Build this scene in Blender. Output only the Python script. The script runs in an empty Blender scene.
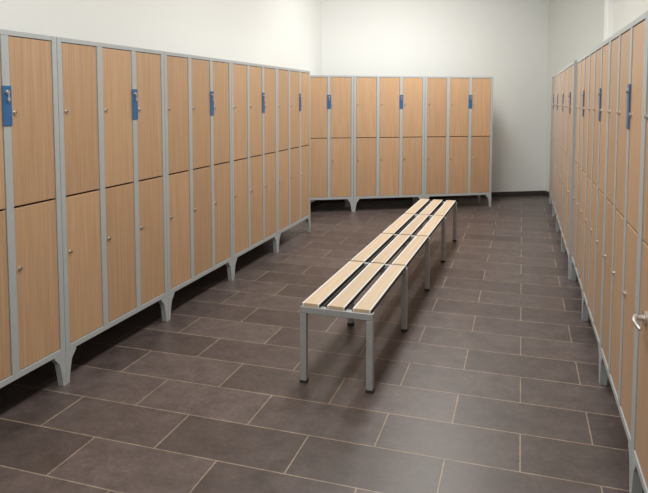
import bpy, bmesh, math
from mathutils import Matrix, Vector
S=bpy.context.scene
S.view_settings.view_transform='Standard'
COL=S.collection
TH=math.atan(0.3187); CAMH=1.495; W=0.99; H=1.815; D=0.40

# ---------------- materials ----------------
def newmat(name):
    m=bpy.data.materials.new(name); m.use_nodes=True
    nt=m.node_tree; b=nt.nodes['Principled BSDF']; return m,nt,b
def plain(name,col,rough=.5,metal=0.,var=0.06,scale=20):
    m,nt,b=newmat(name)
    n=nt.nodes.new('ShaderNodeTexNoise'); n.inputs['Scale'].default_value=scale; n.inputs['Detail'].default_value=4
    tc=nt.nodes.new('ShaderNodeTexCoord'); nt.links.new(tc.outputs['Object'],n.inputs['Vector'])
    r=nt.nodes.new('ShaderNodeValToRGB')
    r.color_ramp.elements[0].position=.3; r.color_ramp.elements[1].position=.7
    r.color_ramp.elements[0].color=tuple(c*(1-var) for c in col)+(1,)
    r.color_ramp.elements[1].color=tuple(min(1,c*(1+var)) for c in col)+(1,)
    nt.links.new(n.outputs['Fac'],r.inputs['Fac']); nt.links.new(r.outputs['Color'],b.inputs['Base Color'])
    b.inputs['Roughness'].default_value=rough; b.inputs['Metallic'].default_value=metal
    return m
def wood(name,c1,c2,axis='Z'):
    m,nt,b=newmat(name)
    tc=nt.nodes.new('ShaderNodeTexCoord'); mp=nt.nodes.new('ShaderNodeMapping')
    sc={'Z':(95,95,2.4),'Y':(60,1.6,60)}[axis]
    mp.inputs['Scale'].default_value=sc
    oi=nt.nodes.new('ShaderNodeObjectInfo'); ad=nt.nodes.new('ShaderNodeVectorMath'); ad.operation='ADD'
    mu=nt.nodes.new('ShaderNodeMath'); mu.operation='MULTIPLY'; mu.inputs[1].default_value=37.
    nt.links.new(oi.outputs['Random'],mu.inputs[0])
    nt.links.new(tc.outputs['Object'],ad.inputs[0]); nt.links.new(mu.outputs[0],ad.inputs[1])
    nt.links.new(ad.outputs[0],mp.inputs['Vector'])
    n=nt.nodes.new('ShaderNodeTexNoise'); n.inputs['Scale'].default_value=1; n.inputs['Detail'].default_value=6; n.inputs['Roughness'].default_value=.6
    nt.links.new(mp.outputs[0],n.inputs['Vector'])
    r=nt.nodes.new('ShaderNodeValToRGB'); r.color_ramp.elements[0].position=.3; r.color_ramp.elements[1].position=.72
    r.color_ramp.elements[0].color=c1+(1,); r.color_ramp.elements[1].color=c2+(1,)
    nt.links.new(n.outputs['Fac'],r.inputs['Fac'])
    hs=nt.nodes.new('ShaderNodeHueSaturation'); mr=nt.nodes.new('ShaderNodeMapRange')
    mr.inputs['To Min'].default_value=.92; mr.inputs['To Max'].default_value=1.06
    nt.links.new(oi.outputs['Random'],mr.inputs['Value']); nt.links.new(mr.outputs[0],hs.inputs['Value'])
    nt.links.new(r.outputs['Color'],hs.inputs['Color']); nt.links.new(hs.outputs['Color'],b.inputs['Base Color'])
    b.inputs['Roughness'].default_value=.42
    return m
M_wood=wood('beech_laminate',(.440,.275,.155),(.570,.370,.222))
M_slat=wood('beech_slat',(.54,.41,.27),(.66,.52,.365),'Y')
M_edge=plain('pale_edge',(.76,.76,.75),.35)
M_frame=plain('grey_powder_coat',(.42,.45,.46),.42,0.0,.03)
M_inner=plain('dark_gap',(.03,.028,.027),.8)
M_side=plain('grey_panel',(.36,.38,.39),.5)
M_metal=plain('brushed_metal',(.62,.62,.60),.3,.9,.05)
M_bframe=plain('bench_grey_metal',(.42,.44,.45),.36,.35,.05)
M_blue=plain('blue_plastic',(.025,.13,.33),.4)
M_rubber=plain('black_rubber',(.03,.03,.03),.7)
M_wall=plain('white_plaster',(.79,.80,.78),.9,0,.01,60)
M_wall2=plain('shaded_plaster',(.69,.69,.65),.9,0,.01,60)  # darker beige tone puts the right-hand walls' shade into the colour
M_ceil=plain('ceiling_white',(.85,.85,.84),.9,0,.01)
M_base=plain('dark_skirting',(.05,.04,.037),.5)
def floormat():
    m,nt,b=newmat('slate_tiles')
    tc=nt.nodes.new('ShaderNodeTexCoord'); mp=nt.nodes.new('ShaderNodeMapping')
    mp.inputs['Location'].default_value=(.277+6,.474+6,0)
    nt.links.new(tc.outputs['Object'],mp.inputs['Vector'])
    br=nt.nodes.new('ShaderNodeTexBrick')
    br.inputs['Scale'].default_value=1; br.inputs['Brick Width'].default_value=.6; br.inputs['Row Height'].default_value=.3
    br.inputs['Mortar Size'].default_value=.0034; br.inputs['Mortar Smooth'].default_value=.25
    br.inputs['Color1'].default_value=(.076,.059,.055,1); br.inputs['Color2'].default_value=(.115,.092,.087,1)
    br.inputs['Mortar'].default_value=(.30,.24,.18,1); br.inputs['Bias'].default_value=0
    nt.links.new(mp.outputs[0],br.inputs['Vector'])
    def noise(sc,det,lo,hi,a,c):
        n=nt.nodes.new('ShaderNodeTexNoise'); n.inputs['Scale'].default_value=sc; n.inputs['Detail'].default_value=det; n.inputs['Roughness'].default_value=.7
        nt.links.new(tc.outputs['Object'],n.inputs['Vector'])
        r=nt.nodes.new('ShaderNodeValToRGB'); r.color_ramp.elements[0].position=lo; r.color_ramp.elements[1].position=hi
        r.color_ramp.elements[0].color=a+(1,); r.color_ramp.elements[1].color=c+(1,)
        nt.links.new(n.outputs['Fac'],r.inputs['Fac']); return n,r
    n,r=noise(8,10,.32,.70,(.66,.64,.63),(1.32,1.29,1.28))
    n2,r2=noise(45,6,.35,.68,(.84,.83,.83),(1.14,1.13,1.13))
    mx=nt.nodes.new('ShaderNodeMix'); mx.data_type='RGBA'; mx.blend_type='MULTIPLY'; mx.inputs[0].default_value=1
    mx2=nt.nodes.new('ShaderNodeMix'); mx2.data_type='RGBA'; mx2.blend_type='MULTIPLY'; mx2.inputs[0].default_value=1
    nt.links.new(br.outputs['Color'],mx.inputs[6]); nt.links.new(r.outputs['Color'],mx.inputs[7])
    nt.links.new(mx.outputs[2],mx2.inputs[6]); nt.links.new(r2.outputs['Color'],mx2.inputs[7])
    nt.links.new(mx2.outputs[2],b.inputs['Base Color'])
    mr=nt.nodes.new('ShaderNodeMapRange'); mr.inputs['To Min'].default_value=.32; mr.inputs['To Max'].default_value=.46
    nt.links.new(n.outputs['Fac'],mr.inputs['Value']); nt.links.new(mr.outputs[0],b.inputs['Roughness'])
    bp=nt.nodes.new('ShaderNodeBump'); bp.inputs['Strength'].default_value=.25; bp.inputs['Distance'].default_value=.003; bp.invert=True
    nt.links.new(br.outputs['Fac'],bp.inputs['Height'])
    bp2=nt.nodes.new('ShaderNodeBump'); bp2.inputs['Strength'].default_value=.12; bp2.inputs['Distance'].default_value=.004
    nt.links.new(n.outputs['Fac'],bp2.inputs['Height']); nt.links.new(bp.outputs[0],bp2.inputs['Normal'])
    nt.links.new(bp2.outputs[0],b.inputs['Normal'])
    return m
M_floor=floormat()

# ---------------- mesh helpers ----------------
def box(bm,x0,x1,y0,y1,z0,z1,mi=0):
    vs=[bm.verts.new((x,y,z)) for x in(x0,x1) for y in(y0,y1) for z in(z0,z1)]
    fs=[]
    for q in((0,1,3,2),(4,6,7,5),(0,4,5,1),(2,3,7,6),(0,2,6,4),(1,5,7,3)):
        f=bm.faces.new([vs[i] for i in q]); f.material_index=mi; fs.append(f)
    return fs
def cyl(bm,c,axis,r,l,r2=None,seg=20,mi=0):
    z=Vector(axis).normalized(); R=z.to_track_quat('Z','Y').to_matrix().to_4x4()
    res=bmesh.ops.create_cone(bm,cap_ends=True,segments=seg,radius1=r,radius2=r if r2 is None else r2,depth=l,matrix=Matrix.Translation(c)@R)
    for v in res['verts']:
        for f in v.link_faces: f.material_index=mi
def prism(bm,pts,y0,y1,mi=0):
    a=[bm.verts.new((x,y0,z)) for x,z in pts]; b=[bm.verts.new((x,y1,z)) for x,z in pts]
    n=len(pts)
    f=[bm.faces.new(a),bm.faces.new(b[::-1])]
    for i in range(n): f.append(bm.faces.new((a[i],b[i],b[(i+1)%n],a[(i+1)%n])))
    for q in f:q.material_index=mi
def mesh(name,bm,mats,bevel=0):
    bmesh.ops.recalc_face_normals(bm,faces=bm.faces)
    me=bpy.data.meshes.new(name); bm.to_mesh(me); bm.free()
    for m in mats: me.materials.append(m)
    return me
def obj(name,me,parent=None,loc=(0,0,0),bevel=0,seg=2):
    o=bpy.data.objects.new(name,me); COL.objects.link(o); o.location=loc
    if parent is not None: o.parent=parent
    if bevel:
        b=o.modifiers.new('bevel','BEVEL'); b.width=bevel; b.segments=seg; b.limit_method='ANGLE'
    return o

# ---------------- locker prototype ----------------
EDGE=.034; DIV=.044; CW=(W-2*EDGE-2*DIV)/3
Z0,ZM,Z1=.205,.99,1.787
def leg_mesh(flip,tag):
    pts=[(0.001,0),(.022,0),(.034,.075),(.046,.125),(.080,.163),(.080,.172),(0.001,.172)]
    if flip: pts=[(W-x,z) for x,z in pts][::-1]
    bm=bmesh.new(); prism(bm,pts,0,.035); return mesh('leg_'+tag,bm,[M_frame])
def rear_leg_mesh(flip,tag):
    bm=bmesh.new(); x0=0.001 if not flip else W-.033
    box(bm,x0,x0+.032,D-.05,D-.015,0,.172); return mesh('rear_'+tag,bm,[M_frame])
bm=bmesh.new()
g=.0015
box(bm,g,W-g,.03,D,.172,.188,1); box(bm,g,W-g,.03,D,H-.018,H,1)
box(bm,g,.018,.03,D,.188,H-.018,1); box(bm,W-.018,W-g,.03,D,.188,H-.018,1)
box(bm,.018,W-.018,D-.012,D,.188,H-.018,1)
box(bm,.018,W-.018,.03,.034,.188,H-.018,2)
ME_body=mesh('cabinet_body',bm,[M_frame,M_side,M_inner])
bm=bmesh.new()
box(bm,g,EDGE,0,.03,.172,H); box(bm,W-EDGE,W-g,0,.03,.172,H)
x=EDGE; divx=[]
box(bm,EDGE,W-EDGE,0,.03,Z1+.003,H); box(bm,EDGE,W-EDGE,0,.03,.172,Z0-.003)
for i in range(2):
    x+=CW; box(bm,x,x+DIV,0,.03,Z0-.003,Z1+.003); divx.append(x+DIV/2); x+=DIV
ME_frame=mesh('front_frame',bm,[M_frame])
def door_me(z0,z1,t):
    bm=bmesh.new(); box(bm,.0028,CW-.0028,.004,.022,z0,z1); return mesh(t,bm,[M_wood])
ME_dl=door_me(0,ZM-.005-Z0,'door_lower'); ME_du=door_me(0,Z1-ZM-.005,'door_upper')
bm=bmesh.new()
cyl(bm,(0,-.001,0),(0,1,0),.0105,.003); cyl(bm,(0,-.006,0),(0,1,0),.0075,.009)
box(bm,-.0015,.0015,-.0112,-.0104,-.005,.005,1)
ME_knob=mesh('lock_knob',bm,[M_metal,M_rubber])
bm=bmesh.new(); box(bm,-.026,.026,-.004,0,1.375,1.56); ME_plate=mesh('plate',bm,[M_blue])
bm=bmesh.new(); cyl(bm,(0,-.006,1.53),(0,1,0),.011,.004); cyl(bm,(0,-.010,1.53),(0,1,0),.007,.006)
ME_cyl=mesh('lockcyl',bm,[M_metal])
bm=bmesh.new(); box(bm,-.003,.003,-.0145,-.0130,1.504,1.527); cyl(bm,(0,-.0138,1.497),(0,1,0),.009,.002)
ME_key=mesh('key',bm,[M_metal])
bm=bmesh.new()
cyl(bm,(0,-.004,0),(0,1,0),.024,.008,seg=28); cyl(bm,(0,-.018,0),(0,1,0),.010,.026)
prev=None
for i in range(15):
    a=i/14; p=Vector((-.004+.070*a,-.030-.010*math.sin(math.pi*a),-.016*a*a))
    bmesh.ops.create_uvsphere(bm,u_segments=12,v_segments=8,radius=.0095-.002*a,matrix=Matrix.Translation(p))
    if prev is not None: cyl(bm,(p+prev)/2,(p-prev),.0093-.002*a,(p-prev).length,seg=14)
    prev=p
ME_lever=mesh('lever',bm,[M_metal])
LEGS=[('leg',leg_mesh(0,'a')),('leg',leg_mesh(1,'b')),('leg',rear_leg_mesh(0,'a')),('leg',rear_leg_mesh(1,'b'))]
def locker(origin,rot,label,group,first_lever=False):
    e=bpy.data.objects.new('locker_cabinet',None); COL.objects.link(e); e.empty_display_size=.1
    e.location=(origin[0],origin[1],0); e.rotation_euler=(0,0,rot)
    e['label']=label; e['category']='locker'; e['group']=group
    obj('cabinet_body',ME_body,e); obj('front_frame',ME_frame,e,bevel=.002)
    for n,m in LEGS: obj(n,m,e)
    x=EDGE
    for c in range(3):
        for (zz,me,kz) in((Z0,ME_dl,.49),(ZM+.005,ME_du,.44)):
            d=obj('door',me,e,(x,0,zz),bevel=.0015)
            if first_lever and c==0 and zz==Z0:
                k=obj('lever_handle',ME_lever,d,(.118,.004,.535)); k['label']='chrome lever handle with round rose'
            else: obj('lock_knob',ME_knob,d,(.026,.004,kz))
        x+=CW+DIV
    p=obj('lock_plate',ME_plate,e,(divx[1],0,0),bevel=.0015); p['label']='blue plastic lock plate'
    obj('lock_cylinder',ME_cyl,p); obj('key',ME_key,p)
    return e
base='beech-fronted grey locker cabinet '
SL=2.61
for k in range(-1,4):
    locker((-2.254,SL+k*W),math.pi/2,base+('beside the slatted bench' if k<3 else 'at the open end of its row'),'lockers facing the bench')
SR=2.49
for k in range(-1,7):
    locker((.42 if k<3 else .398,SR+(k+1)*W),-math.pi/2,base+('with a chrome lever handle' if k==-1 else 'standing along the side wall'),
       'lockers along the side wall',first_lever=(k==-1))
bd=Vector((1.75,.957)).normalized(); ba=math.atan2(bd.y,bd.x); B0=Vector((-2.118,7.945))
for k in(-1,0,1):
    p=B0+bd*(k*W)
    locker(p,ba,base+'before the white end wall','lockers across the end wall')

# ---------------- bench ----------------
bu0,bu1,bs0,sec,nsec=-1.090,-.695,3.00,.905,4
bt=.432
be=bpy.data.objects.new('bench',None); COL.objects.link(be); be.location=(bu0,bs0,0); be.empty_display_size=.1
be.rotation_euler=(0,0,math.radians(-1.0))
be['label']='long slatted wooden bench on grey steel legs'; be['category']='bench'
BW=bu1-bu0; L=sec*nsec; T=.035
for i in range(nsec+1):
    y=i*sec-(T/2 if 0<i<nsec else (0 if i==0 else T))
    bm=bmesh.new(); box(bm,0,BW,y,y+T,bt-.018-.036,bt-.018)
    if 0<i<nsec: box(bm,.006,BW-.006,y+.004,y+T-.004,bt-.0182,bt-.005)
    obj('crossbar',mesh('crossbar',bm,[M_bframe]),be,bevel=.004,seg=3)
    for xx in(0,BW-T):
        bm=bmesh.new(); box(bm,xx,xx+T,y,y+T,.014,bt-.055)
        obj('leg',mesh('leg',bm,[M_bframe]),be,bevel=.003)
        bm=bmesh.new(); box(bm,xx-.002,xx+T+.002,y-.002,y+T+.002,0,.016)
        obj('foot_cap',mesh('foot_cap',bm,[M_rubber]),be,bevel=.002)
for xx in(.092,BW-.122):
    bm=bmesh.new(); box(bm,xx,xx+.03,T+.002,L-T-.002,bt-.048,bt-.0185)
    obj('rail',mesh('rail',bm,[M_rubber]),be)
ins=.008; sw=.103; gap=(BW-2*ins-3*sw)/2
for i in range(nsec):
    for j in range(3):
        x0=ins+j*(sw+gap); y0=i*sec+(.015 if i else .004); y1=(i+1)*sec-(.015 if i<nsec-1 else .004)
        bm=bmesh.new(); zb=bt-.017
        box(bm,x0+.0132,x0+sw-.0132,y0,y1,zb,bt+.0006,0)
        box(bm,x0+.004,x0+.013,y0,y1,zb,bt,1); box(bm,x0+sw-.013,x0+sw-.004,y0,y1,zb,bt,1)
        box(bm,x0,x0+.0038,y0,y1,zb,bt-.001,2); box(bm,x0+sw-.0038,x0+sw,y0,y1,zb,bt-.001,2)
        obj('slat',mesh('slat',bm,[M_slat,M_edge,M_rubber]),be)

# ---------------- room ----------------
def struct(o): o['kind']='structure'; return o
CE=3.3; FY=-2.0; LU=-2.75; RU=1.03
nrm=Vector((-bd.y,bd.x)); off=.82
def onwall(u):
    p=B0+nrm*off; t=(u-p.x)/bd.x; return p+bd*t
cor=onwall(.370); lcor=onwall(LU)
t=(RU-cor.x)/(-nrm.x); jog=cor-nrm*t
poly=[Vector((LU,FY)),Vector((RU,FY)),jog,cor,lcor]
def slab(name,z0,z1,mat):
    bm=bmesh.new(); 
    pts=[Vector((LU-.2,FY-.2)),Vector((RU+.2,FY-.2)),Vector((RU+.2,11.2)),Vector((LU-.2,11.2))]
    a=[bm.verts.new((p.x,p.y,z0)) for p in pts]; b=[bm.verts.new((p.x,p.y,z1)) for p in pts]
    bm.faces.new(a);bm.faces.new(b[::-1])
    for i in range(4): bm.faces.new((a[i],b[i],b[(i+1)%4],a[(i+1)%4]))
    return struct(obj(name,mesh(name,bm,[mat])))
slab('floor',-.1,0,M_floor); slab('ceiling',CE,CE+.1,M_ceil)
def wallseg(name,p,q,z0,z1,th,mat,inward=False):
    d=(q-p).normalized(); n=Vector((d.y,-d.x))
    if inward: n=-n
    bm=bmesh.new(); pts=[p,q,q+n*th,p+n*th]
    a=[bm.verts.new((v.x,v.y,z0)) for v in pts]; b=[bm.verts.new((v.x,v.y,z1)) for v in pts]
    bm.faces.new(a);bm.faces.new(b[::-1])
    for i in range(4): bm.faces.new((a[i],b[i],b[(i+1)%4],a[(i+1)%4]))
    return struct(obj(name,mesh(name,bm,[mat])))
names=['front','right','corner','back','left']
for i,n in enumerate(names):
    p,q=poly[i],poly[(i+1)%5]
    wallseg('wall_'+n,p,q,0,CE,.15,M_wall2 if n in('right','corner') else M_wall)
    if n!='front':
        wallseg('baseboard_'+n,p,q,0,.075,.012,M_base,inward=True)
bm=bmesh.new(); box(bm,RU-.055,RU-.0005,8.30,8.70,0,CE)
struct(obj('trim_1',mesh('trim_1',bm,[M_ceil])))

# ---------------- lights ----------------
def area(loc,sx,sy,pw,col=(1,.985,.945),rot=(0,0,0)):
    l=bpy.data.lights.new('ceiling_or_wash_light','AREA'); l.shape='RECTANGLE'; l.size=sx; l.size_y=sy; l.energy=pw; l.color=col
    o=bpy.data.objects.new('ceiling_or_wash_light',l); COL.objects.link(o); o.location=loc; o.rotation_euler=rot
for s,p in((-.5,42),(2.2,44),(4.9,50),(7.2,56)):
    area((-.90,s,CE-.03),.5,1.2,p)
area((-.75,7.35,CE-.1),2.2,.8,30,rot=(math.radians(50),0,ba))  # added wash lamp, not a room fixture, brightens the end wall
w=bpy.data.worlds.new('world'); S.world=w; w.use_nodes=True
w.node_tree.nodes['Background'].inputs[0].default_value=(.9,.95,1,1); w.node_tree.nodes['Background'].inputs[1].default_value=.3

# ---------------- camera ----------------
cd=bpy.data.cameras.new('camera'); co=bpy.data.objects.new('camera',cd); COL.objects.link(co); S.camera=co
co.location=(0,0,CAMH); co.rotation_euler=(math.radians(90-3.9),0,TH)
cd.sensor_width=36; cd.lens=620/648*36; cd.shift_y=-104.5/648; cd.clip_start=.02
